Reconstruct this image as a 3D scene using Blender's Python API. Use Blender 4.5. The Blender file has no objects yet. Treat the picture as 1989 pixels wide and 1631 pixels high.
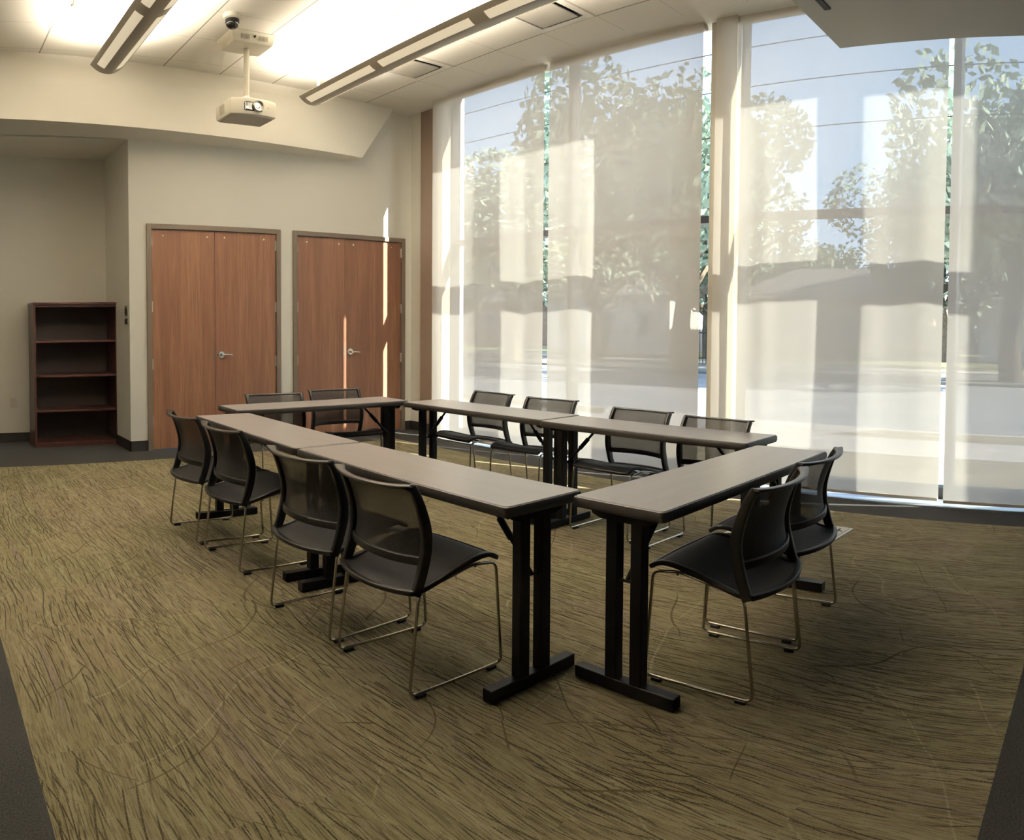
import bpy, bmesh, math, random
from mathutils import Vector, Matrix
R = math.radians
S = bpy.context.scene
COL = S.collection

# ------------------------------------------------------------------ camera, sky, sun, exposure
F, ASP, CX, CY, W_, H_ = 1477.22, 0.966, 681.14, 677.64, 1989.0, 1631.0
cd = bpy.data.cameras.new('camera')
cam = bpy.data.objects.new('camera', cd); COL.objects.link(cam)
S.camera = cam
cd.type = 'PANO'; cd.panorama_type = 'CENTRAL_CYLINDRICAL'
cd.central_cylindrical_range_u_min = -CX / F
cd.central_cylindrical_range_u_max = (W_ - CX) / F
cd.central_cylindrical_range_v_max = CY / (F * ASP)
cd.central_cylindrical_range_v_min = (CY - H_) / (F * ASP)
cd.central_cylindrical_radius = 1.0
cd.clip_end = 500
cam.location = (0, 0, 1.395)
cam.rotation_euler = (R(90 - 1.98), 0, R(-32.68))

world = bpy.data.worlds.new('sky'); S.world = world; world.use_nodes = True
wn = world.node_tree; bg = wn.nodes['Background']
sky = wn.nodes.new('ShaderNodeTexSky'); sky.sky_type = 'HOSEK_WILKIE'
SUN_TRAVEL = Vector((-0.31, 1.0, -0.70)).normalized()
sky.sun_direction = -SUN_TRAVEL; sky.turbidity = 2.6; sky.ground_albedo = 0.3
wn.links.new(sky.outputs[0], bg.inputs[0]); bg.inputs[1].default_value = 9.0
haze = wn.nodes.new('ShaderNodeBackground'); haze.inputs[0].default_value = (0.60, 0.74, 1.0, 1); haze.inputs[1].default_value = 2.9
addw = wn.nodes.new('ShaderNodeAddShader'); wn.links.new(bg.outputs[0], addw.inputs[0]); wn.links.new(haze.outputs[0], addw.inputs[1])
wn.links.new(addw.outputs[0], wn.nodes['World Output'].inputs[0])
sd = bpy.data.lights.new('sun', 'SUN'); sd.energy = 44.0; sd.angle = R(0.53); sd.color = (1.0, 0.92, 0.80)
sun = bpy.data.objects.new('sun', sd); COL.objects.link(sun)
sun.rotation_euler = SUN_TRAVEL.to_track_quat('-Z', 'Y').to_euler(); sun.location = (12, -20, 20)

S.view_settings.view_transform = 'Standard'; S.view_settings.look = 'None'
S.view_settings.exposure = 0.28; S.view_settings.gamma = 1.0; S.view_settings.use_curve_mapping = False
try:
    S.cycles.use_denoising = True
    S.cycles.max_bounces = 10; S.cycles.diffuse_bounces = 6; S.cycles.glossy_bounces = 4
    S.cycles.transparent_max_bounces = 24; S.cycles.sample_clamp_indirect = 6.0
except Exception:
    pass

# ------------------------------------------------------------------ room dimensions
YD = 7.72        # wall with the doors
XG = 5.86        # glazing and return wall
XS = 5.652       # roller shades
ZC = 4.096       # ceiling
ZB = 3.40        # underside of the bulkheads
XL, YB = -3.4, -4.8

# ------------------------------------------------------------------ materials
def mat(name, col, rough=0.6, metal=0.0, spec=0.5, emit=None, es=0.0):
    m = bpy.data.materials.new(name); m.use_nodes = True
    b = m.node_tree.nodes['Principled BSDF']
    b.inputs['Base Color'].default_value = (*col, 1); b.inputs['Roughness'].default_value = rough
    b.inputs['Metallic'].default_value = metal; b.inputs['Specular IOR Level'].default_value = spec
    if emit:
        b.inputs['Emission Color'].default_value = (*emit, 1); b.inputs['Emission Strength'].default_value = es
    return m

def nd(m, t, **kw):
    n = m.node_tree.nodes.new(t)
    for k, v in kw.items():
        if k.startswith('i_'): n.inputs[int(k[2:])].default_value = v
        else: setattr(n, k, v)
    return n
def lk(m, a, b): m.node_tree.links.new(a, b)
def mth(m, op, a, b=None, c=None, clamp=False):
    n = nd(m, 'ShaderNodeMath', operation=op); n.use_clamp = clamp
    for i, v in enumerate((a, b, c)):
        if v is None: continue
        if isinstance(v, (int, float)): n.inputs[i].default_value = v
        else: lk(m, v, n.inputs[i])
    return n.outputs[0]
def noise(m, vec, scale, detail=2, rough=0.5, dist=0.0):
    n = nd(m, 'ShaderNodeTexNoise'); n.inputs['Scale'].default_value = scale
    n.inputs['Detail'].default_value = detail; n.inputs['Roughness'].default_value = rough
    n.inputs['Distortion'].default_value = dist
    lk(m, vec, n.inputs['Vector']); return n.outputs['Fac']
def mapping(m, vec, scale=(1, 1, 1), loc=(0, 0, 0), rot=(0, 0, 0)):
    n = nd(m, 'ShaderNodeMapping'); n.inputs['Scale'].default_value = scale
    n.inputs['Location'].default_value = loc; n.inputs['Rotation'].default_value = rot
    lk(m, vec, n.inputs['Vector']); return n.outputs[0]
def ramp(m, fac, stops, interp='LINEAR'):
    n = nd(m, 'ShaderNodeValToRGB'); e = n.color_ramp.elements; n.color_ramp.interpolation = interp
    while len(e) < len(stops): e.new(0.5)
    for k, (p, c) in enumerate(stops):
        e[k].position = p; e[k].color = (*c, 1) if len(c) == 3 else c
    lk(m, fac, n.inputs[0]); return n.outputs[0]
def mix(m, fac, a, b, mode='MIX'):
    n = nd(m, 'ShaderNodeMix', data_type='RGBA', blend_type=mode)
    if isinstance(fac, (int, float)): n.inputs[0].default_value = fac
    else: lk(m, fac, n.inputs[0])
    for i, v in ((6, a), (7, b)):
        if isinstance(v, tuple): n.inputs[i].default_value = (*v, 1)
        else: lk(m, v, n.inputs[i])
    return n.outputs[2]
def objco(m): return nd(m, 'ShaderNodeTexCoord').outputs['Object']
def bump(m, h, strength=0.3, dist=0.01):
    n = nd(m, 'ShaderNodeBump'); n.inputs['Strength'].default_value = strength; n.inputs['Distance'].default_value = dist
    lk(m, h, n.inputs['Height']); lk(m, n.outputs[0], m.node_tree.nodes['Principled BSDF'].inputs['Normal'])
def base(m, c): lk(m, c, m.node_tree.nodes['Principled BSDF'].inputs['Base Color'])

def wall_mat():
    m = mat('painted_wall', (0.60, 0.57, 0.49), 0.85, spec=0.2)
    c = objco(m); n = noise(m, c, 1.3, 3); base(m, mix(m, n, (0.80, 0.775, 0.705), (0.83, 0.805, 0.735)))
    bump(m, noise(m, c, 160, 2), 0.12, 0.002); return m
M_WALL = wall_mat()
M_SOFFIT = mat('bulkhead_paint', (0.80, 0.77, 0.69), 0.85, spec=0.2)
M_SOFFIT_SHADE = mat('shaded_bulkhead_paint', (0.52, 0.51, 0.47), 0.85, spec=0.2)  # bulkhead paint greyed so the near one carries its shade in the colour
M_BASE = mat('black_vinyl_base', (0.012, 0.011, 0.010), 0.45)

def ceiling_mat():
    m = mat('ceiling_tile', (0.72, 0.66, 0.56), 0.9, spec=0.1)
    c = objco(m); sep = nd(m, 'ShaderNodeSeparateXYZ'); lk(m, c, sep.inputs[0])
    def line(o, off, pitch, w):
        t = mth(m, 'FRACT', mth(m, 'DIVIDE', mth(m, 'SUBTRACT', o, off), pitch))
        d = mth(m, 'MULTIPLY', mth(m, 'MINIMUM', t, mth(m, 'SUBTRACT', 1.0, t)), pitch)
        return mth(m, 'LESS_THAN', d, w)
    lx = line(sep.outputs[0], 5.06, 0.64, 0.007)
    ly = line(sep.outputs[1], 6.553, 0.611, 0.004)
    col = mix(m, noise(m, c, 60, 3), (0.73, 0.695, 0.62), (0.77, 0.735, 0.66))
    col = mix(m, mth(m, 'MULTIPLY', ly, 0.45), col, (0.30, 0.27, 0.22))
    col = mix(m, mth(m, 'MULTIPLY', lx, 0.75), col, (0.20, 0.17, 0.13))  # reveals along Y painted darker, shade from side lighting in the colour
    base(m, col); return m
M_CEIL = ceiling_mat()
M_CBORDER = mat('ceiling_drywall', (0.74, 0.71, 0.64), 0.9, spec=0.1)

def carpet_mat():
    m = mat('patterned_carpet', (0.3, 0.25, 0.15), 0.95, spec=0.12)
    c = objco(m); sep = nd(m, 'ShaderNodeSeparateXYZ'); lk(m, c, sep.inputs[0])
    # tile id
    tx = mth(m, 'FLOOR', mth(m, 'DIVIDE', mth(m, 'SUBTRACT', sep.outputs[0], 0.337), 0.5))
    ty = mth(m, 'FLOOR', mth(m, 'DIVIDE', mth(m, 'ADD', sep.outputs[1], 0.18), 0.5))
    comb = nd(m, 'ShaderNodeCombineXYZ'); lk(m, tx, comb.inputs[0]); lk(m, ty, comb.inputs[1])
    wn_ = nd(m, 'ShaderNodeTexWhiteNoise', noise_dimensions='2D'); lk(m, comb.outputs[0], wn_.inputs['Vector'])
    tid = wn_.outputs['Value']; tcol = nd(m, 'ShaderNodeSeparateColor'); lk(m, wn_.outputs['Color'], tcol.inputs[0])
    # per-tile shift of the pattern
    sh = nd(m, 'ShaderNodeVectorMath', operation='SCALE'); lk(m, wn_.outputs['Color'], sh.inputs[0]); sh.inputs['Scale'].default_value = 0.05
    av = nd(m, 'ShaderNodeVectorMath', operation='ADD'); lk(m, c, av.inputs[0]); lk(m, sh.outputs[0], av.inputs[1])
    warp = nd(m, 'ShaderNodeTexNoise'); warp.inputs['Scale'].default_value = 1.1; warp.inputs['Detail'].default_value = 1.0
    lk(m, c, warp.inputs['Vector'])
    ws = nd(m, 'ShaderNodeVectorMath', operation='SCALE'); lk(m, warp.outputs['Color'], ws.inputs[0]); ws.inputs['Scale'].default_value = 0.16
    wv = nd(m, 'ShaderNodeVectorMath', operation='ADD'); lk(m, av.outputs[0], wv.inputs[0]); lk(m, ws.outputs[0], wv.inputs[1])
    P = wv.outputs[0]
    # fine tufts running along Y
    tuft = noise(m, mapping(m, c, (330, 150, 1)), 1.0, 1, 0.6)
    fine = noise(m, mapping(m, P, (170, 11, 1)), 1.0, 1, 0.5)
    fine2 = noise(m, mapping(m, P, (110, 4.5, 1), (5, 3, 0)), 1.0, 1, 0.5)
    tuftm = ramp(m, tuft, [(0.34, (0.0,) * 3), (0.46, (1, 1, 1))])
    X_, Y_ = sep.outputs[0], sep.outputs[1]
    def yarn(ax, ay, wscale, wloc, amp, pitch, width, det=1):
        """dark yarn lines of an even width: stripes of a*x + b*y, bent by a smooth noise"""
        n = noise(m, mapping(m, av.outputs[0], wscale, wloc), 1.0, det, 0.45)
        q = mth(m, 'ADD', mth(m, 'MULTIPLY', X_, ax), mth(m, 'MULTIPLY', Y_, ay))
        q = mth(m, 'ADD', q, mth(m, 'MULTIPLY', n, amp))
        t = mth(m, 'FRACT', mth(m, 'DIVIDE', q, pitch))
        d = mth(m, 'MULTIPLY', mth(m, 'ABSOLUTE', mth(m, 'SUBTRACT', t, 0.5)), pitch)
        return ramp(m, mth(m, 'DIVIDE', d, width), [(0.45, (1, 1, 1)), (0.75, (0, 0, 0))])
    def mask(scale, loc, lo, hi, src=None):
        return ramp(m, noise(m, mapping(m, src or P, scale, loc), 1.0, 2, 0.55), [(lo, (0, 0, 0)), (hi, (1, 1, 1))])
    mx = lambda a, b_: mth(m, 'MAXIMUM', a, b_)
    ml = lambda a, b_: mth(m, 'MULTIPLY', a, b_)
    dz = mask((2.1, 1.0, 1), (8, 2, 0), 0.40, 0.56, c)
    y1 = ml(yarn(1, 0, (2.6, 1.3, 1), (0, 0, 0), 0.16, 0.025, 0.0040), ml(mask((26, 3.2, 1), (2, 9, 0), 0.49, 0.53), dz))
    y2 = ml(yarn(1, 0, (1.7, 1.0, 1), (6, 1, 0), 0.26, 0.041, 0.0045), mask((15, 1.8, 1), (9, 1, 0), 0.50, 0.54))
    y3 = ml(yarn(1, 0.12, (2.2, 1.6, 1), (3, 7, 0), 0.20, 0.034, 0.0040), mask((18, 2.6, 1), (5, 5, 0), 0.52, 0.56))
    y4 = ml(yarn(1, -0.02, (6, 2.0, 1), (1, 3, 0), 0.05, 0.0110, 0.0029), mask((70, 7, 1), (7, 2, 0), 0.51, 0.55))
    lines = ml(mx(mx(y1, y2), y3), tuftm)
    shorts = ml(y4, tuftm)
    a1 = ml(yarn(0.9, 0.55, (1.1, 1.1, 1), (2, 2, 0), 0.9, 0.26, 0.0060), mask((1.7, 1.7, 1), (4, 4, 0), 0.53, 0.57, c))
    a2 = ml(yarn(-0.7, 0.8, (0.9, 1.2, 1), (8, 5, 0), 0.9, 0.31, 0.0060), mask((1.5, 1.5, 1), (1, 8, 0), 0.53, 0.57, c))
    arcs = ml(mx(a1, a2), ml(tuftm, 0.9))
    c3 = ml(yarn(-0.5, 0.9, (1.0, 1.0, 1), (5, 9, 0), 0.7, 0.37, 0.0070), mask((1.4, 1.4, 1), (6, 3, 0), 0.50, 0.56, c))
    fd = ramp(m, fine, [(0.40, (1, 1, 1)), (0.46, (0, 0, 0))])
    fd2 = mth(m, 'MULTIPLY', ramp(m, fine2, [(0.36, (1, 1, 1)), (0.41, (0, 0, 0))]), tuftm)
    low = noise(m, mapping(m, c, (1.2, 0.7, 1)), 1.0, 2)
    col = ramp(m, low, [(0.25, (0.132, 0.118, 0.066)), (0.5, (0.176, 0.151, 0.088)), (0.75, (0.207, 0.178, 0.112))])
    hue = ramp(m, tcol.outputs[1], [(0.0, (0.118, 0.118, 0.056)), (0.35, (0.180, 0.158, 0.086)), (0.7, (0.200, 0.163, 0.103)), (1.0, (0.158, 0.125, 0.097))])
    col = mix(m, 0.4, col, hue)
    stripe = noise(m, mapping(m, P, (22, 0.6, 1), (3, 1, 0)), 1.0, 1)
    col = mix(m, ramp(m, stripe, [(0.45, (0, 0, 0)), (0.7, (0.5,) * 3)]), col, (0.265, 0.236, 0.155))
    col = mix(m, ramp(m, stripe, [(0.28, (0.45,) * 3), (0.40, (0, 0, 0))]), col, (0.19, 0.15, 0.15))
    dens = ramp(m, noise(m, mapping(m, c, (2.4, 1.1, 1), (3, 3, 0)), 1.0, 2), [(0.35, (0.15,) * 3), (0.62, (1, 1, 1))])
    dens = mth(m, 'MULTIPLY', dens, ramp(m, tid, [(0.0, (0.5,) * 3), (1.0, (1, 1, 1))]))
    col = mix(m, mth(m, 'MULTIPLY', fd, 0.45), col, (0.075, 0.060, 0.030))
    col = mix(m, mth(m, 'MULTIPLY', fd2, mth(m, 'MULTIPLY', dens, 0.8)), col, (0.036, 0.027, 0.012))
    col = mix(m, mth(m, 'MULTIPLY', c3, 0.55), col, (0.27, 0.245, 0.155))
    col = mix(m, mth(m, 'MULTIPLY', shorts, mth(m, 'ADD', 0.25, mth(m, 'MULTIPLY', dens, 0.65))), col, (0.025, 0.019, 0.009))
    col = mix(m, mth(m, 'MULTIPLY', lines, 0.95), col, (0.017, 0.012, 0.005))
    col = mix(m, arcs, col, (0.045, 0.034, 0.012))
    col = mix(m, 0.35, col, ramp(m, tuft, [(0.3, (0.35,) * 3), (0.7, (1.25,) * 3)]), 'MULTIPLY')
    base(m, col)
    hb = mth(m, 'ADD', fine, mth(m, 'MULTIPLY', lines, -0.8)); bump(m, hb, 0.5, 0.004)
    return m
M_CARPET = carpet_mat()
def dark_carpet():
    m = mat('charcoal_carpet', (0.05, 0.048, 0.045), 0.95, spec=0.1)
    c = objco(m); n = noise(m, c, 140, 3, 0.7); base(m, ramp(m, n, [(0.3, (0.012, 0.012, 0.012)), (0.7, (0.042, 0.041, 0.040))])); bump(m, n, 0.5, 0.004)
    return m
M_DARKC = dark_carpet()
def wood_mat():
    m = mat('door_veneer', (0.3, 0.13, 0.06), 0.45, spec=0.35)
    c = objco(m)
    n1 = noise(m, mapping(m, c, (7, 1, 0.35)), 1.0, 3, 0.6, 0.6)
    n2 = noise(m, mapping(m, c, (90, 1, 2.2)), 1.0, 3, 0.7)
    col = ramp(m, n1, [(0.25, (0.150, 0.070, 0.042)), (0.5, (0.195, 0.093, 0.054)), (0.62, (0.235, 0.118, 0.066)), (0.8, (0.175, 0.083, 0.050))])
    col = mix(m, ramp(m, n2, [(0.35, (0.55,) * 3), (0.55, (0, 0, 0))]), col, (0.11, 0.050, 0.030))
    base(m, col); return m
M_WOOD = wood_mat()
M_FRAME = mat('taupe_metal_frame', (0.115, 0.088, 0.064), 0.5)
M_CHROME = mat('satin_chrome', (0.62, 0.60, 0.56), 0.28, 1.0)
M_ROD = mat('chrome_rod', (0.50, 0.46, 0.38), 0.22, 1.0)
M_BRASS = mat('bright_screw', (0.75, 0.66, 0.45), 0.3, 1.0)
def cherry():
    m = mat('dark_cherry', (0.09, 0.026, 0.018), 0.35)
    c = objco(m); n = noise(m, mapping(m, c, (40, 40, 3)), 1.0, 3, 0.6)
    base(m, ramp(m, n, [(0.3, (0.036, 0.014, 0.012)), (0.7, (0.065, 0.026, 0.021))])); return m
M_CHERRY = cherry()
def laminate():
    m = mat('grey_brown_laminate', (0.17, 0.14, 0.12), 0.30, spec=0.6)
    c = objco(m); n = noise(m, mapping(m, c, (2.5, 30, 1)), 1.0, 3, 0.6)
    base(m, ramp(m, n, [(0.3, (0.475, 0.445, 0.45)), (0.7, (0.515, 0.485, 0.49))]))
    bump(m, noise(m, c, 900, 2), 0.1, 0.0005); return m
M_LAM = laminate()
M_EDGE = mat('charcoal_edge_band', (0.028, 0.025, 0.023), 0.42, spec=0.4)
M_BLKM = mat('black_powdercoat', (0.002, 0.002, 0.0025), 0.45, spec=0.18)
M_RAIL = mat('rail_plastic_sheen', (0.035, 0.032, 0.030), 0.33, spec=0.6)  # black plastic lightened to stand in for ceiling-light sheen on the rail
M_BLKP = mat('black_plastic', (0.005, 0.0047, 0.005), 0.38, spec=0.35)
def mesh_mat(name, opac, col):
    m = mat(name, col, 0.6, spec=0.3); b = m.node_tree.nodes['Principled BSDF']
    c = objco(m); n = noise(m, c, 420, 1)
    a = mth(m, 'ADD', opac - 0.08, mth(m, 'MULTIPLY', n, 0.16)); lk(m, a, b.inputs['Alpha']); return m
M_BMESH = mesh_mat('chair_back_mesh', 0.90, (0.024, 0.023, 0.023))
M_SMESH = mesh_mat('chair_seat_mesh', 0.95, (0.007, 0.007, 0.008))
M_WHITEP = mat('white_plastic', (0.72, 0.68, 0.58), 0.4)
M_WHITEG = mat('white_enamel', (0.70, 0.67, 0.60), 0.5)
M_LGREY = mat('light_grey_plastic', (0.45, 0.42, 0.36), 0.5)
M_BLKG = mat('black_gloss', (0.006, 0.006, 0.006), 0.12)
M_LENS = mat('lens_glass', (0.05, 0.04, 0.03), 0.05, spec=0.8)
M_ALU = mat('aluminium', (0.55, 0.56, 0.58), 0.35, 0.9)
M_MULL = mat('dark_bronze_mullion', (0.022, 0.022, 0.024), 0.45)
M_FIX = mat('fixture_enamel', (0.40, 0.365, 0.30), 0.4)
M_DIFF = mat('warm_diffuser', (0.75, 0.68, 0.52), 0.6, emit=(1.0, 0.86, 0.62), es=0.42)
M_TUBE = mat('lamp_tube', (0.9, 0.85, 0.7), 0.5, emit=(1.0, 0.80, 0.52), es=9.0)

def shade_mat():
    m = bpy.data.materials.new('shade_fabric'); m.use_nodes = True
    m.node_tree.nodes.clear()
    out = nd(m, 'ShaderNodeOutputMaterial')
    c = objco(m)
    n = noise(m, mapping(m, c, (1, 60, 1.5)), 1.0, 2, 0.6)
    tr = nd(m, 'ShaderNodeBsdfTransparent'); tr.inputs[0].default_value = (1, 1, 1, 1)
    tl = nd(m, 'ShaderNodeBsdfTranslucent'); df = nd(m, 'ShaderNodeBsdfDiffuse')
    col = mix(m, n, (0.78, 0.735, 0.69), (0.83, 0.785, 0.735))
    lk(m, col, tl.inputs[0]); df.inputs[0].default_value = (0.62, 0.58, 0.52, 1)
    m1 = nd(m, 'ShaderNodeMixShader'); m1.inputs[0].default_value = 0.142
    lk(m, df.outputs[0], m1.inputs[1]); lk(m, tl.outputs[0], m1.inputs[2])
    m2 = nd(m, 'ShaderNodeMixShader')
    n2 = noise(m, mapping(m, c, (1, 260, 260)), 1.0, 1)
    geo = nd(m, 'ShaderNodeNewGeometry'); dt = nd(m, 'ShaderNodeVectorMath', operation='DOT_PRODUCT')
    lk(m, geo.outputs['Incoming'], dt.inputs[0]); lk(m, geo.outputs['True Normal'], dt.inputs[1])
    ca = mth(m, 'ABSOLUTE', dt.outputs['Value'])            # the weave closes up at grazing angles
    op = mth(m, 'DIVIDE', mth(m, 'SUBTRACT', ca, 0.26), 0.30, None, True)
    op = mth(m, 'MULTIPLY', op, mth(m, 'ADD', 0.085, mth(m, 'MULTIPLY', n2, 0.045)))
    f = mth(m, 'SUBTRACT', 1.0, op); lk(m, f, m2.inputs[0])
    lk(m, tr.outputs[0], m2.inputs[1]); lk(m, m1.outputs[0], m2.inputs[2])
    lk(m, m2.outputs[0], out.inputs[0]); return m
M_SHADE = shade_mat()
def glass_mat():
    m = bpy.data.materials.new('tinted_glass'); m.use_nodes = True; m.node_tree.nodes.clear()
    out = nd(m, 'ShaderNodeOutputMaterial'); tr = nd(m, 'ShaderNodeBsdfTransparent'); tr.inputs[0].default_value = (0.86, 0.95, 0.94, 1)
    gl = nd(m, 'ShaderNodeBsdfGlossy'); gl.inputs['Roughness'].default_value = 0.02
    mx = nd(m, 'ShaderNodeMixShader'); mx.inputs[0].default_value = 0.05
    lk(m, tr.outputs[0], mx.inputs[1]); lk(m, gl.outputs[0], mx.inputs[2]); lk(m, mx.outputs[0], out.inputs[0]); return m
M_GLASS = glass_mat()

def nmat(name, c1, c2, sc, rough=0.9):
    m = mat(name, c1, rough, spec=0.2); c = objco(m)
    base(m, mix(m, ramp(m, noise(m, c, sc, 4, 0.6), [(0.35, (0, 0, 0)), (0.65, (1, 1, 1))]), c1, c2)); return m
M_LAWN = nmat('dry_lawn', (0.15, 0.12, 0.075), (0.22, 0.18, 0.125), 3.0)
M_WALK = nmat('concrete_walk', (0.31, 0.275, 0.255), (0.35, 0.31, 0.29), 2.0)
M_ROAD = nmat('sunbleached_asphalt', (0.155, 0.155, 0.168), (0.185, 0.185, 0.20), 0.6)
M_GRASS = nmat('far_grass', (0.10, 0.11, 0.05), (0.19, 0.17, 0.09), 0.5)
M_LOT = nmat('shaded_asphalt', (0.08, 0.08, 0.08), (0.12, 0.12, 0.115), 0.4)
M_BARK = nmat('bark', (0.06, 0.045, 0.03), (0.12, 0.09, 0.065), 8)
M_LEAF = nmat('oak_leaves', (0.17, 0.22, 0.16), (0.30, 0.36, 0.28), 1.5, 0.7)
M_LEAF2 = nmat('pale_leaves', (0.24, 0.30, 0.21), (0.38, 0.44, 0.33), 1.5, 0.7)
M_SIDING = nmat('white_siding', (0.55, 0.53, 0.50), (0.62, 0.60, 0.57), 1.0)
M_BRICKH = nmat('tan_brick', (0.26, 0.17, 0.12), (0.33, 0.23, 0.17), 4.0)
M_ROOF = nmat('grey_shingle', (0.10, 0.095, 0.09), (0.16, 0.15, 0.14), 6.0)
M_PANE = mat('dark_window', (0.02, 0.025, 0.03), 0.1)

# ------------------------------------------------------------------ mesh helpers
class MB:
    def __init__(s): s.v = []; s.f = []; s.mi = []; s.cur = 0
    def add(s, vs, fs):
        o = len(s.v); s.v += [tuple(v) for v in vs]; s.f += [tuple(i + o for i in f) for f in fs]; s.mi += [s.cur] * len(fs)
    def box(s, x0, x1, y0, y1, z0, z1):
        s.add([(x0, y0, z0), (x1, y0, z0), (x1, y1, z0), (x0, y1, z0), (x0, y0, z1), (x1, y0, z1), (x1, y1, z1), (x0, y1, z1)],
              [(0, 3, 2, 1), (4, 5, 6, 7), (0, 1, 5, 4), (1, 2, 6, 5), (2, 3, 7, 6), (3, 0, 4, 7)])
    def hexa(s, lo, hi):   # two 4-point loops (bottom, top), counterclockwise
        s.add(list(lo) + list(hi), [(0, 3, 2, 1), (4, 5, 6, 7), (0, 1, 5, 4), (1, 2, 6, 5), (2, 3, 7, 6), (3, 0, 4, 7)])
    def prism(s, pts, z0, z1):
        n = len(pts); s.add([(x, y, z0) for x, y in pts] + [(x, y, z1) for x, y in pts],
              [tuple(reversed(range(n))), tuple(range(n, 2 * n))] + [(i, (i + 1) % n, n + (i + 1) % n, n + i) for i in range(n)])
    def cyl(s, p0, p1, r0, r1=None, n=16):
        r1 = r0 if r1 is None else r1; p0 = Vector(p0); p1 = Vector(p1); d = (p1 - p0).normalized()
        a = d.orthogonal().normalized(); b = d.cross(a)
        vs = []
        for p, r in ((p0, r0), (p1, r1)):
            for k in range(n):
                t = 2 * math.pi * k / n; vs.append(p + (a * math.cos(t) + b * math.sin(t)) * r)
        s.add(vs, [(k, (k + 1) % n, n + (k + 1) % n, n + k) for k in range(n)] + [tuple(reversed(range(n))), tuple(range(n, 2 * n))])
    def lathe(s, prof, n=24, M=None):   # prof: (r, z)
        vs = []
        for r, z in prof:
            for k in range(n):
                t = 2 * math.pi * k / n; v = Vector((r * math.cos(t), r * math.sin(t), z)); vs.append(M @ v if M else v)
        fs = []
        for j in range(len(prof) - 1):
            for k in range(n): fs.append((j * n + k, j * n + (k + 1) % n, (j + 1) * n + (k + 1) % n, (j + 1) * n + k))
        fs += [tuple(reversed(range(n))), tuple(range((len(prof) - 1) * n, len(prof) * n))]
        s.add(vs, fs)
    def sweep(s, path, sec, closed=False, up=(0, 0, 1), scale=None, fixed=None):
        """sec: list of (a, b) offsets, a along the side axis, b along the up axis"""
        P = [Vector(p) for p in path]; n = len(P); m = len(sec); vs = []; prev = None
        for i, p in enumerate(P):
            if closed: t = P[(i + 1) % n] - P[i - 1]
            else: t = P[min(i + 1, n - 1)] - P[max(i - 1, 0)]
            t.normalize()
            if fixed is not None:
                side = Vector(fixed); side = (side - t * side.dot(t)).normalized(); u = side.cross(t).normalized()
            elif prev is None:
                u0 = Vector(up); side = t.cross(u0)
                if side.length < 1e-4: side = t.orthogonal()
                side.normalize(); u = side.cross(t).normalized(); prev = (side, t)
            else:
                q = prev[1].rotation_difference(t); side = (q @ prev[0]); side = (side - t * side.dot(t)).normalized(); u = side.cross(t).normalized(); prev = (side, t)
            k = scale[i] if scale else (1, 1)
            for a, b in sec: vs.append(p + side * a * k[0] + u * b * k[1])
        fs = []
        for i in range(n if closed else n - 1):
            j = (i + 1) % n
            for k in range(m): fs.append((i * m + k, i * m + (k + 1) % m, j * m + (k + 1) % m, j * m + k))
        if not closed: fs += [tuple(reversed(range(m))), tuple(range((n - 1) * m, n * m))]
        s.add(vs, fs)
    def tube(s, path, r, n=8, closed=False):
        s.sweep(path, [(r * math.cos(2 * math.pi * k / n), r * math.sin(2 * math.pi * k / n)) for k in range(n)], closed)
    def grid(s, fn, nu, nv):
        vs = [fn(i / nu, j / nv) for i in range(nu + 1) for j in range(nv + 1)]
        s.add(vs, [(i * (nv + 1) + j, (i + 1) * (nv + 1) + j, (i + 1) * (nv + 1) + j + 1, i * (nv + 1) + j + 1) for i in range(nu) for j in range(nv)])
    def build(s, name, mats, parent=None, smooth=False, bev=0.0, solid=0.0, world_parent=None):
        me = bpy.data.meshes.new(name); me.from_pydata(s.v, [], s.f)
        mats = mats if isinstance(mats, (list, tuple)) else [mats]
        for m in mats: me.materials.append(m)
        for p, i in zip(me.polygons, s.mi): p.material_index = i
        bm = bmesh.new(); bm.from_mesh(me); bmesh.ops.recalc_face_normals(bm, faces=bm.faces); bm.to_mesh(me); bm.free()
        if smooth:
            for p in me.polygons: p.use_smooth = True
            me.set_sharp_from_angle(angle=R(42))
        o = bpy.data.objects.new(name, me); COL.objects.link(o)
        if parent is not None: o.parent = parent
        if solid: md = o.modifiers.new('solid', 'SOLIDIFY'); md.thickness = solid; md.offset = 0
        if bev:
            md = o.modifiers.new('bevel', 'BEVEL'); md.width = bev; md.segments = 3; md.limit_method = 'ANGLE'; md.angle_limit = R(40); md.harden_normals = False
        return o

def fillet(pts, r, n=5, closed=False):
    P = [Vector(p) for p in pts]; out = []
    N = len(P)
    for i, p in enumerate(P):
        if not closed and i in (0, N - 1): out.append(p); continue
        a = P[i - 1]; b = P[(i + 1) % N]
        da = (a - p); db = (b - p); rr = min(r, da.length * 0.45, db.length * 0.45)
        p0 = p + da.normalized() * rr; p1 = p + db.normalized() * rr
        for k in range(n + 1):
            t = k / n; out.append(p0 * (1 - t) ** 2 + p * 2 * t * (1 - t) + p1 * t * t)
    return out
def rbox(w, h, r=0.3, n=3):   # rounded rectangle section, half sizes w,h
    r = min(w, h) * r; pts = []
    for cx, cy, a0 in ((w - r, h - r, 0), (-w + r, h - r, 90), (-w + r, -h + r, 180), (w - r, -h + r, 270)):
        for k in range(n + 1):
            t = R(a0 + 90 * k / n); pts.append((cx + r * math.cos(t), cy + r * math.sin(t)))
    return pts
def empty(name, loc, rz=0.0):
    o = bpy.data.objects.new(name, None); COL.objects.link(o); o.location = loc; o.rotation_euler = (0, 0, rz); o.empty_display_size = 0.1; return o
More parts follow.
